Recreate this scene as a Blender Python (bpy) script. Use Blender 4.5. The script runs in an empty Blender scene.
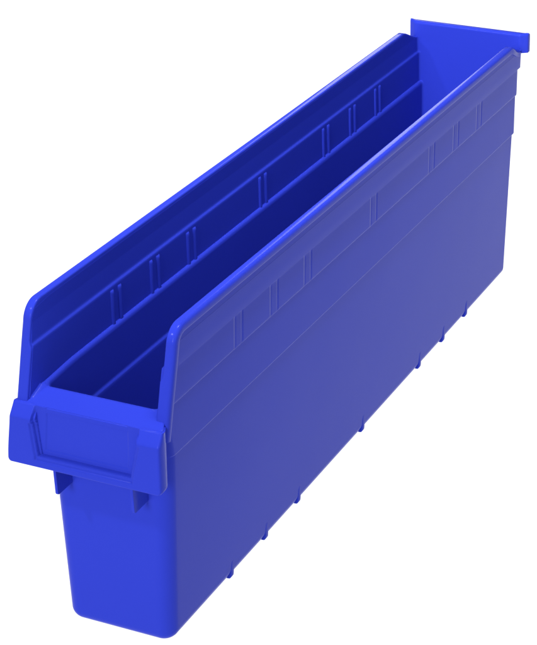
import bpy, bmesh, math
import numpy as np
from mathutils import Vector, Euler

S = 0.001                       # everything is measured in millimetres
sc = bpy.context.scene
col = sc.collection

# ------------------------------------------------------------------ materials
def principled(name):
    m = bpy.data.materials.new(name); m.use_nodes = True
    return m, m.node_tree, m.node_tree.nodes['Principled BSDF']

def blue_plastic():
    m, nt, b = principled('blue_polypropylene')
    L = nt.links; N = nt.nodes
    tc = N.new('ShaderNodeTexCoord')
    # faint uneven pigment of injection moulded plastic
    n1 = N.new('ShaderNodeTexNoise'); n1.inputs['Scale'].default_value = 9; n1.inputs['Detail'].default_value = 3
    L.new(tc.outputs['Object'], n1.inputs['Vector'])
    mx = N.new('ShaderNodeMix'); mx.data_type = 'RGBA'
    mx.inputs[6].default_value = BLUE_A; mx.inputs[7].default_value = BLUE_B
    L.new(n1.outputs['Fac'], mx.inputs[0]); L.new(mx.outputs[2], b.inputs['Base Color'])
    # gloss varies a little
    n2 = N.new('ShaderNodeTexNoise'); n2.inputs['Scale'].default_value = 22; n2.inputs['Detail'].default_value = 4
    L.new(tc.outputs['Object'], n2.inputs['Vector'])
    mr = N.new('ShaderNodeMapRange'); mr.inputs['To Min'].default_value = 0.12; mr.inputs['To Max'].default_value = 0.2
    L.new(n2.outputs['Fac'], mr.inputs['Value']); L.new(mr.outputs['Result'], b.inputs['Roughness'])
    # slow sink waviness and a fine mould grain
    n3 = N.new('ShaderNodeTexNoise'); n3.inputs['Scale'].default_value = 14; n3.inputs['Detail'].default_value = 1
    n4 = N.new('ShaderNodeTexNoise'); n4.inputs['Scale'].default_value = 900; n4.inputs['Detail'].default_value = 2
    for n in (n3, n4): L.new(tc.outputs['Object'], n.inputs['Vector'])
    b1 = N.new('ShaderNodeBump'); b1.inputs['Strength'].default_value = 0.25; b1.inputs['Distance'].default_value = 0.0012
    b2 = N.new('ShaderNodeBump'); b2.inputs['Strength'].default_value = 0.06; b2.inputs['Distance'].default_value = 0.0003
    L.new(n3.outputs['Fac'], b1.inputs['Height']); L.new(n4.outputs['Fac'], b2.inputs['Height'])
    L.new(b1.outputs['Normal'], b2.inputs['Normal']); L.new(b2.outputs['Normal'], b.inputs['Normal'])
    b.inputs['IOR'].default_value = 1.49
    b.inputs['Specular IOR Level'].default_value = SPEC
    return m

BLUE_A = (0.020, 0.0355, 0.425, 1); BLUE_B = (0.022, 0.039, 0.455, 1); SPEC = 0.038
PLASTIC = blue_plastic()

def added_opal_sheet():
    """milky white sheet of a table added to whiten the ground from below: half scatters, half lets the light from below through"""
    m = bpy.data.materials.new('added_opal_sheet'); m.use_nodes = True
    nt = m.node_tree; N = nt.nodes; L = nt.links
    N.remove(N['Principled BSDF'])
    tc = N.new('ShaderNodeTexCoord'); n = N.new('ShaderNodeTexNoise'); n.inputs['Scale'].default_value = 300
    L.new(tc.outputs['Object'], n.inputs['Vector'])
    cr = N.new('ShaderNodeMapRange'); cr.inputs['To Min'].default_value = 0.86; cr.inputs['To Max'].default_value = 0.88
    L.new(n.outputs['Fac'], cr.inputs['Value'])
    d = N.new('ShaderNodeBsdfDiffuse'); t = N.new('ShaderNodeBsdfTranslucent')
    d.inputs['Color'].default_value = (0.92, 0.92, 0.92, 1); t.inputs['Color'].default_value = (0.92, 0.92, 0.92, 1)
    mx = N.new('ShaderNodeMixShader'); L.new(cr.outputs['Result'], mx.inputs[0])
    L.new(d.outputs[0], mx.inputs[1]); L.new(t.outputs[0], mx.inputs[2])
    L.new(mx.outputs[0], N['Material Output'].inputs['Surface'])
    return m
PAPER = added_opal_sheet()

# ------------------------------------------------------------------ helpers
def link_mesh(name, verts, faces, mat, parent=None, smooth=35, bevel=0, segs=2, flare=False):
    if flare: verts = [(x*(1+FLARE*max(0, y)), y, z) for x, y, z in verts]
    me = bpy.data.meshes.new(name)
    me.from_pydata([(x*S, y*S, z*S) for x, y, z in verts], [], faces)
    bm = bmesh.new(); bm.from_mesh(me)
    bmesh.ops.remove_doubles(bm, verts=bm.verts, dist=1e-6)
    bmesh.ops.recalc_face_normals(bm, faces=bm.faces)
    bm.to_mesh(me); bm.free()
    me.validate()
    for p in me.polygons: p.use_smooth = True
    me.materials.append(mat)
    o = bpy.data.objects.new(name, me); col.objects.link(o)
    if parent: o.parent = parent
    if bevel:
        bv = o.modifiers.new('soft_edges', 'BEVEL'); bv.width = bevel*S; bv.segments = segs
        bv.limit_method = 'ANGLE'; bv.angle_limit = math.radians(28); bv.harden_normals = False
    else:
        me.set_sharp_from_angle(angle=math.radians(smooth))
    if name in ('label_holder', 'front_ledge', 'rim', 'divider_guide'): return o    # rounded all over: plain smooth normals
    wn = o.modifiers.new('weighted', 'WEIGHTED_NORMAL'); wn.keep_sharp = True; wn.weight = 60
    return o

class MB:
    """collects vertices and faces of one mesh"""
    def __init__(s): s.v = []; s.f = []
    def add(s, verts, faces):
        o = len(s.v); s.v += list(verts); s.f += [[i+o for i in f] for f in faces]
    def grid(s, rows, close=False):
        n = len(rows[0]); o = len(s.v)
        for r in rows: s.v += list(r)
        m = n if close else n-1
        for i in range(len(rows)-1):
            for j in range(m):
                a = o+i*n+j; b = o+i*n+(j+1) % n
                s.f.append([a, b, b+n, a+n])
        return o
    def prism(s, outline, axis, a, b):
        """outline: 2-D points; extruded along axis from a to b"""
        def P(u, v, w):
            return {0: (w, u, v), 1: (u, w, v), 2: (u, v, w)}[axis]
        n = len(outline); o = len(s.v)
        s.v += [P(u, v, a) for u, v in outline] + [P(u, v, b) for u, v in outline]
        s.f += [[o+i, o+(i+1) % n, o+n+(i+1) % n, o+n+i] for i in range(n)]
        s.f += [list(range(o, o+n))[::-1], list(range(o+n, o+2*n))]

def smoothstep(a, b, x):
    t = min(1, max(0, (x-a)/(b-a))); return t*t*(3-2*t)

# ------------------------------------------------------------------ measures of the bin
RIBS = [81.9, 128.7, 176.0, 278.6, 382.0, 429.6, 477.4]      # stations of the divider slots
REAR = 566.2
FLARE = 0.0286/REAR                                           # the trough widens a little towards the back
Z1, Z2, Z3 = 178.9, 156.0, 123.8                              # the three steps of the wall
ZTOP = 204.0
SKEW = {1: 3.2, -1: -2.2}                                      # the two wall ends do not stand quite level with each other

root = bpy.data.objects.new('storage_bin', None); col.objects.link(root)
root.empty_display_size = 0.05
root['label'] = 'long narrow blue plastic shelf bin with cut-down front, empty label holder and raised back lip'
root['category'] = 'storage bin'

# ------------------------------------------------------------------ body: lower trough + upper walls, one mesh
body = MB()
YS = sorted(set([20.0+i*18.5 for i in range(30)]))             # plain stations along the sides

def ring(hw, yf, yb, rf, rb, z, n=9):
    pts = []
    for k in range(n+1):                                       # front right
        a = -math.pi/2 + (math.pi/2)*k/n
        pts.append((hw-rf+rf*math.cos(a), yf+rf+rf*math.sin(a), z))
    pts += [(hw, q, z) for q in (17.0, 20.0, 24.0, 29.0, 34.0)]
    for k in range(n+1):                                       # rear right
        a = (math.pi/2)*k/n
        pts.append((hw-rb+rb*math.cos(a), yb-rb+rb*math.sin(a), z))
    for k in range(n+1):
        a = math.pi/2 + (math.pi/2)*k/n
        pts.append((-hw+rb+rb*math.cos(a), yb-rb+rb*math.sin(a), z))
    pts += [(-hw, q, z) for q in (34.0, 29.0, 24.0, 20.0, 17.0)]
    for k in range(n+1):
        a = math.pi + (math.pi/2)*k/n
        pts.append((-hw+rf+rf*math.cos(a), yf+rf+rf*math.sin(a), z))
    return pts

rings = []
RF, RB, FIL = 9.0, 4.5, 7.0
HW0, HW3 = 34.4, 39.2
FR0, FR3 = 6.0, 0.6                                            # the front wall leans forward towards the top
for k in range(8):                                             # rounded bottom edge
    a = math.pi/2*k/7
    ins = FIL*(1-math.sin(a)); z = FIL*(1-math.cos(a))
    rings.append(ring(HW0+0.3*z/7-ins, FR0-0.3*z/7+ins, REAR-0.8-ins, max(RF-ins, 1.2), max(RB-ins, 0.6), z))
for z in (24, 60, 95, Z3-1.8):
    t = z/(Z3-1.8)
    rings.append(ring(HW0+(HW3-HW0)*t, FR0+(FR3-FR0)*t, REAR-0.8+0.2*t, RF, RB, z))
rings.append(ring(HW3+0.2, FR3-0.2, REAR-0.5, RF, RB, Z3-1.0))
rings.append(ring(HW3+1.1, FR3-1.2, REAR-0.2, RF, RB, Z3-0.25))
rings.append(ring(HW3+1.35, FR3-1.6, REAR, RF-1, RB, Z3+0.35))
rings.append(ring(41.0, -4.6, REAR, 4, RB, Z2-2))
rings.append(ring(41.0, -4.8, REAR, 4, RB, Z2))
# over the ledge and down the inside
TI = REAR-2.4
rings.append(ring(38.55, -4.0, TI+0.3, 6.0, 2.6, Z2+1.0))
rings.append(ring(37.9, -3.3, TI+0.3, 6.3, 2.6, Z2+0.85))
rings.append(ring(37.1, -2.7, TI+0.3, 6.6, 2.6, Z2+0.35))
rings.append(ring(36.5, -2.2, TI+0.3, 7, 2.6, Z2-0.5))
rings.append(ring(36.2, -1.9, TI+0.3, 7, 2.6, Z2-2.2))
rings.append(ring(36.1, 0.0, TI+0.3, 7, 2.6, Z3+1.8))
rings.append(ring(36.0, 0.3, TI+0.25, 7, 2.6, Z3+0.9))
rings.append(ring(35.7, 0.8, TI+0.2, 7, 2.6, Z3+0.3))
rings.append(ring(35.2, 1.4, TI, 7, 2.6, Z3-0.3))
rings.append(ring(34.95, 1.7, TI-0.2, 7, 2.6, Z3-0.9))
rings.append(ring(34.85, 1.9, TI-0.2, 7, 2.6, Z3-2.6))
rings.append(ring(32.3, 8.0, TI-0.5, 6, 2.6, 9))
for k in range(1, 6):
    a = math.pi/2*k/5
    ins = 5.5*(1-math.cos(a)); z = 9-5.5*math.sin(a)
    rings.append(ring(32.3-ins, min(8.1+ins, 12.0), TI-0.5-ins, max(6-ins, .8), max(2.6-ins, .5), z))
# the front edge of the opening lies a little lower than the side ledges
rings = [[(x, y, z-1.7*(1-smoothstep(-4, 34, y))*(1-smoothstep(39, 40.9, abs(x))) if z > Z2-3 else z) for x, y, z in r] for r in rings]
o0 = body.grid(rings, close=True)
n = len(rings[0])
body.f.append(list(range(o0, o0+n))[::-1])
body.f.append(list(range(len(body.v)-n, len(body.v))))

# upper walls: U-shaped, running right front -> rear -> left front
def yfront(z, s=1):
    """slanting front edge of the side walls, rounded at the top"""
    y = SKEW[s] - 13.5 + (z-150.0)*0.235
    if z > 193.0:
        c = 10.5; y = SKEW[s] - 3.4 + c - math.sqrt(max(0.0, c*c-(z-193.0)**2))
    return y

side_y = [None]*2
fine = []
for y in RIBS:
    for d in (-8, -6.6, -5.9, -5.1, -4.4, -3.7, -3.0, -2.2, 0, 2.2, 3.0, 3.7, 4.4, 5.1, 5.9, 6.6, 8):
        fine.append(y+d)
ystat = sorted(set(fine + [30, 60, 108, 156, 210, 235, 260, 315, 340, 365, 415, 465, 505, 530]))

def groove(y, z):
    """shallow sink grooves outside, where the divider guides stand inside"""
    g = 0
    if Z2-1 < z < Z1+1:
        m = smoothstep(Z2+0.2, Z2+1.4, z)*(1-smoothstep(Z1-2.4, Z1-1.0, z))
        for r in RIBS:
            for s in (-4.4, 4.4):
                d = abs(y-r-s)
                if d < 1.6: g = max(g, 0.22*(1-smoothstep(0.4, 1.5, d)))
            if abs(y-r) < 4.4: g = max(g, 0.09)
        g *= m
    return g

def upath(hw, yb, rb, z, outer):
    pts = [(hw, yfront(z)+0.8, z)]
    pts += [(hw-(groove(y, z) if outer else 0), y, z) for y in ystat]
    pts += [(hw, 552.0, z)]
    for k in range(7):
        a = math.pi/2*k/6
        pts.append((hw-rb+rb*math.cos(a), yb-rb+rb*math.sin(a), z))
    left = [(-x, y, z) for x, y, z in reversed(pts)]
    left[-1] = (-hw, yfront(z, -1)+0.8, z)
    return pts + left

prof_out = [(40.75, Z2-4.0), (40.8, Z2-0.8), (41.7, Z2-0.15), (42.0, Z2+0.45), (42.05, Z2+1.5), (42.1, Z2+3), (42.2, 166), (42.35, Z1-4), (42.4, Z1-2.6), (42.42, Z1-1.9),
            (42.5, Z1-1.2), (42.8, Z1-0.7), (44.0, Z1-0.1), (44.5, Z1+0.5), (44.6, 185), (44.9, 192), (45.0, 193.6)]
ZI = 181.2                                                     # inner step, a wall thickness above the outer one
prof_in = [(40.75, 193.6), (40.5, 188), (40.3, ZI+2.0), (40.22, ZI+1.0), (40.0, ZI+0.45), (39.6, ZI), (39.25, ZI-0.4), (39.05, ZI-0.9), (38.97, ZI-2), (38.8, 166), (38.65, Z2+3.0), (38.55, Z2+1.6), (38.5, Z2-1.0), (38.5, Z2-4.0)]
rows = [upath(hw, REAR+(0.25 if z > Z1 else 0.1), 4.5, z, True) for hw, z in prof_out]
rows += [upath(hw, TI, 2.2, z, False) for hw, z in prof_in]
rows.append(rows[0])
o1 = body.grid(rows)
m = len(rows[0]); 
body.f.append([o1+i*m for i in range(len(rows)-1)])
body.f.append([o1+i*m+m-1 for i in range(len(rows)-1)][::-1])

# plate of the topmost band, up into the rim
for s in (1, -1):
    top = [(yfront(z, s)+0.8, z) for z in (193.4, 195, 197, 199, 200.5)]
    outl = top + [(13, 202.2), (538, 202.2), (545, 198.8), (556, 193.6)]
    b2 = MB(); b2.prism(outl, 0, s*40.74, s*44.95)
    body.add(b2.v, b2.f)
body_o = link_mesh('body', body.v, body.f, PLASTIC, root, smooth=40, flare=True)

# ------------------------------------------------------------------ rolled rim along the top and the front edges of the walls
def rim_path(s):
    k0 = SKEW[s]
    p = [(k0-16.4, 142.0), (k0-15.4, 146.3)]
    for z in (151, 160, 168, 174, 176, 178, 180, 182, 184, 190): p.append((k0-13.5+(z-150)*0.235-1.0, z))
    cx, cz, r = 7.9+k0, 192.2, 12.2
    for k in range(13):
        a = math.pi-0.10 + (math.pi/2-(math.pi-0.10))*k/12
        p.append((cx+r*math.cos(a), cz+(ZTOP+(1.0 if s < 0 else 0)-cz)*math.sin(a)))
    p += [(y, ZTOP+(max(0, 1-y/300) if s < 0 else 0)) for y in (30, 80, 150, 220, 290, 360, 430, 500, 530, 536)]
    p += [(538.5, 203.2), (541.5, 202.2), (548, 199.3), (553, 197.0), (557, 195.4), (560, 194.8)]
    return p

def rim(s):
    b = MB(); P = rim_path(s); rows = []
    for i, (y, z) in enumerate(P):
        a = P[max(0, i-1)]; c = P[min(len(P)-1, i+1)]
        ty, tz = c[0]-a[0], c[1]-a[1]; l = math.hypot(ty, tz); ty /= l; tz /= l
        ny, nz = -tz, ty                                       # outwards (up / to the front)
        zn = 175.5 if s > 0 else ZI
        wi = 39.2 + 1.6*smoothstep(zn-1.8, zn+1.8, z) - 0.3*smoothstep(160, 146, z)
        wo = 46.8-0.3*smoothstep(188, 150, z)-(1.5*smoothstep(541, 557, y) if y > 500 else 0)
        d = 5.6
        sec = []
        r1, r2 = 1.0, 2.3
        sec.append((wi+0.1, -d)); sec.append((wi, -d+0.5))
        for k in range(5):
            t = math.pi - math.pi/2*k/4
            sec.append((wi+r1+r1*math.cos(t), -r1+r1*math.sin(t)))
        for k in range(7):
            t = math.pi/2 - math.pi/2*k/6
            sec.append((wo-r2+r2*math.cos(t), -r2+r2*math.sin(t)))
        sec += [(wo, -d+0.8), (wo-0.25, -d+0.2), (wo-0.9, -d)]
        rows.append([(s*x, y+ny*nn, z+nz*nn) for x, nn in sec])
    rows = [r for r in rows]
    o = b.grid(rows, close=True); k = len(rows[0])
    b.f.append(list(range(o, o+k))); b.f.append(list(range(len(b.v)-k, len(b.v)))[::-1])
    return link_mesh('rim', b.v, b.f, PLASTIC, root, smooth=50, flare=True)
rim(1); rim(-1)

# ------------------------------------------------------------------ raised back panel with the hanging flange
hg = MB()
P0 = TI-0.05
prof = [(P0, 124), (P0, 203.8), (P0+0.25, 204.8), (P0+0.8, 205.6), (P0+1.6, 206.1), (P0+2.6, 206.2), (569.6, 205.8), (571.0, 205.3), (571.8, 204.3), (572.0, 202.9),
        (572.0, 191.2), (571.6, 190.6), (570.6, 190.4), (569.6, 190.7), (569.3, 191.5), (569.3, 202.2), (TI+2.2, 203.1), (TI+2.2, 124)]
def hrow(x, dy, zlow):
    out = []
    for y, z in prof:
        yy = min(y+dy, 569.25) if y < 569.2 else y
        out.append((x, yy, max(z, zlow)))
    return out
xs = [(-50.0, 4.6, 190.4), (-49.6, 3.9, 190.4), (-48.4, 3.0, 190.4), (-45.6, 1.0, 190.4), (-45.0, 0.55, 190.4), (-44.3, 0.2, 190.4), (-43.4, 0, 190.4), (-42.2, 0, 190.4), (-41.6, 0, 157), (-38.3, 0, 157), (-37.6, 0, 124), (0, 0, 124)]
xs += [(-x, d, q) for x, d, q in reversed(xs[:-1])]
rows = [hrow(x, d, q) for x, d, q in xs]
o = hg.grid(rows, close=True); k = len(prof)
hg.f.append(list(range(o, o+k))); hg.f.append(list(range(len(hg.v)-k, len(hg.v)))[::-1])
link_mesh('hanging_flange', hg.v, hg.f, PLASTIC, root, smooth=48)

# ------------------------------------------------------------------ label holder: apron with a recessed card window between two tabs
ZB, ZT = 114.9, 150.4
HX = 0.42
nx = int(round(2*49.0/HX))+1
xg = np.linspace(-49.0, 49.0, nx); zg = np.arange(ZB, ZT+HX, HX)
X, Z = np.meshgrid(xg, zg)
ax = np.abs(X)
YF, YP = -23.0, -18.6
def step(d, w): t = np.clip(d/w+0.5, 0, 1); return t*t*(3-2*t)
def smax(a, b, k): return 0.5*(a+b+np.sqrt((a-b)**2+k*k))
tab = smax(np.full_like(X, YF), YF+(Z-143.6)*0.66, 0.5)       # sloping tops of the tabs
xe = 29.4+np.clip((Z-122)/21, 0, 1)*4.8                        # flared sides of the card window
d_in = np.minimum(xe-ax, (Z-121.6))                            # distance inside the card window
d_mid = np.minimum(np.minimum(xe+1.7-ax, Z-119.2), 141.5-Z)
panel = YP+(Z-122)*0.012 + 0.5*step(np.minimum(26.5-ax, Z-124.6), 0.8)
mid = tab+(np.maximum(YF+1.1, tab)-tab)*step(d_mid, 0.8)
Yh = mid+(np.maximum(panel, tab)-mid)*step(d_in, 1.0)
def blur(a, sig):
    r = int(3*sig)+1; kx = np.exp(-np.arange(-r, r+1)**2/(2*sig*sig)); kx /= kx.sum()
    a = np.pad(a, r, mode='edge')
    a = np.apply_along_axis(lambda v: np.convolve(v, kx, 'valid'), 0, a)
    return np.apply_along_axis(lambda v: np.convolve(v, kx, 'valid'), 1, a)
Yh = blur(Yh, 0.4)
lh = MB()
rows = []
for i, z in enumerate(zg):
    hwz = 48.9-1.5*smoothstep(116, 150, z)
    if z < ZB+2.5: hwz -= 2.5-math.sqrt(max(0, 6.25-(ZB+2.5-z)**2))            # rounded lower corners
    sx = -1.1*(1-smoothstep(116, 148, z))
    row = []
    wall = 41.2
    ret = [(wall, -4.0), (wall+0.5*(hwz-wall), -9.0), (hwz-0.6, -14.5), (hwz-0.1, -17.0)]
    for (xx, yy) in ret: row.append((-xx, max(yy, Yh[i, 0]+2.0) if yy < -16 else max(yy, Yh[i, 0]+3.0), z))
    for j, x in enumerate(xg):
        xs_ = x*hwz/49.0
        e = max(0, abs(xs_)-(hwz-1.6))
        dy = 1.6-math.sqrt(max(0, 1.6*1.6-e*e))
        e2 = max(0, ZB+0.9-z); dy += 0.9-math.sqrt(max(0, 0.81-min(.9, e2)**2))
        row.append((xs_, Yh[i, j]+dy, z))
    for (xx, yy) in reversed(ret): row.append((xx, max(yy, Yh[i, -1]+2.0) if yy < -16 else max(yy, Yh[i, -1]+3.0), z))
    rows.append([(x+sx, y, zz) for x, y, zz in row])
# keep only what lies below the ledge in the middle
back = []
for row in rows:
    br = []
    for (x, y, z) in row:
        br.append((x*0.952, min(y+2.3, -3.6), z))
    back.append(br)
oF = lh.grid(rows); oB = lh.grid(back)
nr, nc = len(rows), len(rows[0])
for j in range(nc-1):
    lh.f.append([oF+j, oF+j+1, oB+j+1, oB+j]); a = (nr-1)*nc
    lh.f.append([oF+a+j, oF+a+j+1, oB+a+j+1, oB+a+j])
for i in range(nr-1):
    for j in (0, nc-1):
        lh.f.append([oF+i*nc+j, oF+(i+1)*nc+j, oB+(i+1)*nc+j, oB+i*nc+j])
holder = link_mesh('label_holder', lh.v, lh.f, PLASTIC, root, smooth=60)

# ledge from the card window back to the opening
ld = MB(); rows = []
for k in range(0, 33):
    t = (k/32)**2.2
    y = -18.25+t*14.95
    xo = 46.3 if y < -15 else 46.3-(y+15)*0.47                 # follows the returns of the label holder
    xr = [0, 20, 33.0, 33.5, 34.4, 37.2, 37.9, 38.4, 38.8, 39.9, xo-1.2, xo-0.4, xo]
    xr = [-x for x in reversed(xr[1:])]+xr
    row = []
    for x in xr:
        z = 150.3+4.9*t
        e = max(0, -17.45-y); z -= 0.8-math.sqrt(max(0, .64-e*e))      # rounded front edge above the card window
        q = abs(x)
        if q > 33.5:                                                  # level with the tabs
            e = max(0, -17.3-y); z = max(z, 150.95+0.12*t-(0.95-math.sqrt(max(0, .9025-e*e)))) if t > .02 or q > 34.3 else z
        #                               # level with the tabs
        f = smoothstep(-14.5, -12.5, y) if x < 0 else smoothstep(-9.5, -7.0, y)                                 # fillet against the side walls
        z += f*1.6*max(0, (q-37.2)/1.6)**2 if q < 39 else f*1.6
        if q > xo-0.8: z -= 0.15 if q < xo-0.2 else 0.6
        row.append((x, y, z))
    rows.append(row)
low = [[(x, y, 147.5) for x, y, z in r] for r in rows]
oF = ld.grid(rows); oB = ld.grid(low); nc = len(rows[0]); nr = len(rows)
for j in range(nc-1):
    for a in (0, (nr-1)*nc): ld.f.append([oF+a+j, oF+a+j+1, oB+a+j+1, oB+a+j])
for i in range(nr-1):
    for j in (0, nc-1): ld.f.append([oF+i*nc+j, oF+(i+1)*nc+j, oB+(i+1)*nc+j, oB+i*nc+j])
link_mesh('front_ledge', ld.v, ld.f, PLASTIC, root, smooth=50)

# ------------------------------------------------------------------ gussets under the label holder
gus = None
for s in (-1, 1):
    if gus is None:
        g = MB(); g.prism([(-15.9, 119), (-13.9, 95.6), (-13.4, 94.6), (-12.4, 94.2), (6.0, 94.4), (6.0, 119)], 0, -0.9, 0.9)
        gus = link_mesh('gusset', g.v, g.f, PLASTIC, root, bevel=0.35); o = gus
    else:
        o = gus.copy(); col.objects.link(o); o.parent = root
    o.location = (s*24.6*S, 0, 0)

# ------------------------------------------------------------------ divider guides on the inner walls: a pair of upright ribs each
gm = MB()
for dy, w in ((-4.4, 2.1), (4.4, 1.9)):
    rows = []
    for zz, k in ((Z2+0.9, 1), (Z2+2.5, 1), (166, 1), (Z1-3.0, 1), (Z1-1.8, 0.94), (Z1-1.0, 0.7), (Z1-0.5, 0.2)):
        base = 38.35+(zz-Z2-2.2)*0.018 + 0.4
        row = []
        for q in range(9):
            a = math.pi*q/8
            row.append(((base-k*1.35*math.sin(a)), dy-w*math.cos(a), zz))
        rows.append(row)
    o = gm.grid(rows)
guide = None
for s in (1, -1):
    for y in RIBS:
        if guide is None:
            guide = link_mesh('divider_guide', gm.v, gm.f, PLASTIC, root, smooth=60); o = guide
        else:
            o = guide.copy(); col.objects.link(o); o.parent = root
        o.location = (s*42*FLARE*y*S, y*S, 0)
        if s < 0: o.rotation_euler = (0, 0, math.pi)

# ------------------------------------------------------------------ short ribs filling the rounded bottom edge
nm = MB()
outl = [(29, 1.0), (31.8, 0.25), (33.4, 0.4), (34.2, 0.9), (34.7, 2.2), (34.85, 4.0), (34.95, 8.0), (34.95, 11.0), (34.7, 15.0), (33.5, 17.0), (30, 10)]
nm.prism(outl, 1, -2.2, 2.2)
nub = None
for s in (1, -1):
    for y in RIBS:
        if nub is None:
            nub = link_mesh('foot_rib', nm.v, nm.f, PLASTIC, root, bevel=1.3, segs=4); o = nub
        else:
            o = nub.copy(); col.objects.link(o); o.parent = root
        o.location = (s*42*FLARE*y*S, y*S, 0)
        if s < 0: o.rotation_euler = (0, 0, math.pi)

# ------------------------------------------------------------------ added opal table under the bin, lit from below for shadowless white
fl = MB()
fl.grid([[(x, y, 0) for x in (-5000, -2500, 0, 2500, 5000)] for y in (-4000, -1500, 1000, 3500, 6000)])
floor = link_mesh('floor', fl.v, fl.f, PAPER, None, smooth=60)
floor['kind'] = 'structure'

# ------------------------------------------------------------------ light: studio lamps, an added lamp below the table, a soft grey surround
w = bpy.data.worlds.new('World'); sc.world = w; w.use_nodes = True
w.node_tree.nodes['Background'].inputs['Color'].default_value = (1, 1, 1, 1)
w.node_tree.nodes['Background'].inputs['Strength'].default_value = 0.21

BACK, KEY, TOP = 400, 140, 9.8
def area(name, loc, target, size, power, size_y=None, color=(1, 1, 1)):
    l = bpy.data.lights.new(name, 'AREA'); l.energy = power; l.color = color
    l.shape = 'RECTANGLE' if size_y else 'DISK'; l.size = size
    if size_y: l.size_y = size_y
    o = bpy.data.objects.new(name, l); col.objects.link(o)
    o.location = loc
    o.rotation_euler = (Vector(target)-Vector(loc)).to_track_quat('-Z', 'Y').to_euler()
    return o
area('added_underlight', (0, 1.0, -1.2), (0, 1.0, 0), 10.0, BACK, size_y=10.0)  # added unseen lamp: whitens the ground and washes out contact shadows
area('front_softbox', (0.1, -4.0, 1.75), (0, 0.25, 0.12), 1.4, KEY)
area('overhead_softbox', (0.09, 0.12, 0.88), (0, 0.62, 0.17), 0.28, TOP)
area('left_spotlight', (-0.55, -0.78, 1.25), (0, 0, 0.14), 0.085, 6.0)
area('back_striplight', (-0.52, 1.6, 0.8), (0, 0.25, 0.2), 0.2, 2.3, size_y=0.65)

# ------------------------------------------------------------------ camera
cd = bpy.data.cameras.new('camera'); cam = bpy.data.objects.new('camera', cd); col.objects.link(cam)
cam.location = (0.531132, -0.857482, 0.679973)
cam.rotation_euler = Euler((math.radians(72.83685), math.radians(0.12759), math.radians(23.91480)), 'XYZ')
cd.sensor_fit = 'HORIZONTAL'; cd.sensor_width = 36
cd.lens = 2007.904/537*36
cd.shift_x = -(350.7317-268.5)/537                             # the photo is cropped off-centre
cd.shift_y = (20.5624-322.5)/537
cd.clip_start = 0.02; cd.clip_end = 50
sc.camera = cam

vs = sc.view_settings
sc.display_settings.display_device = 'sRGB'
vs.view_transform = 'Standard'; vs.look = 'None'; vs.exposure = 0; vs.gamma = 1
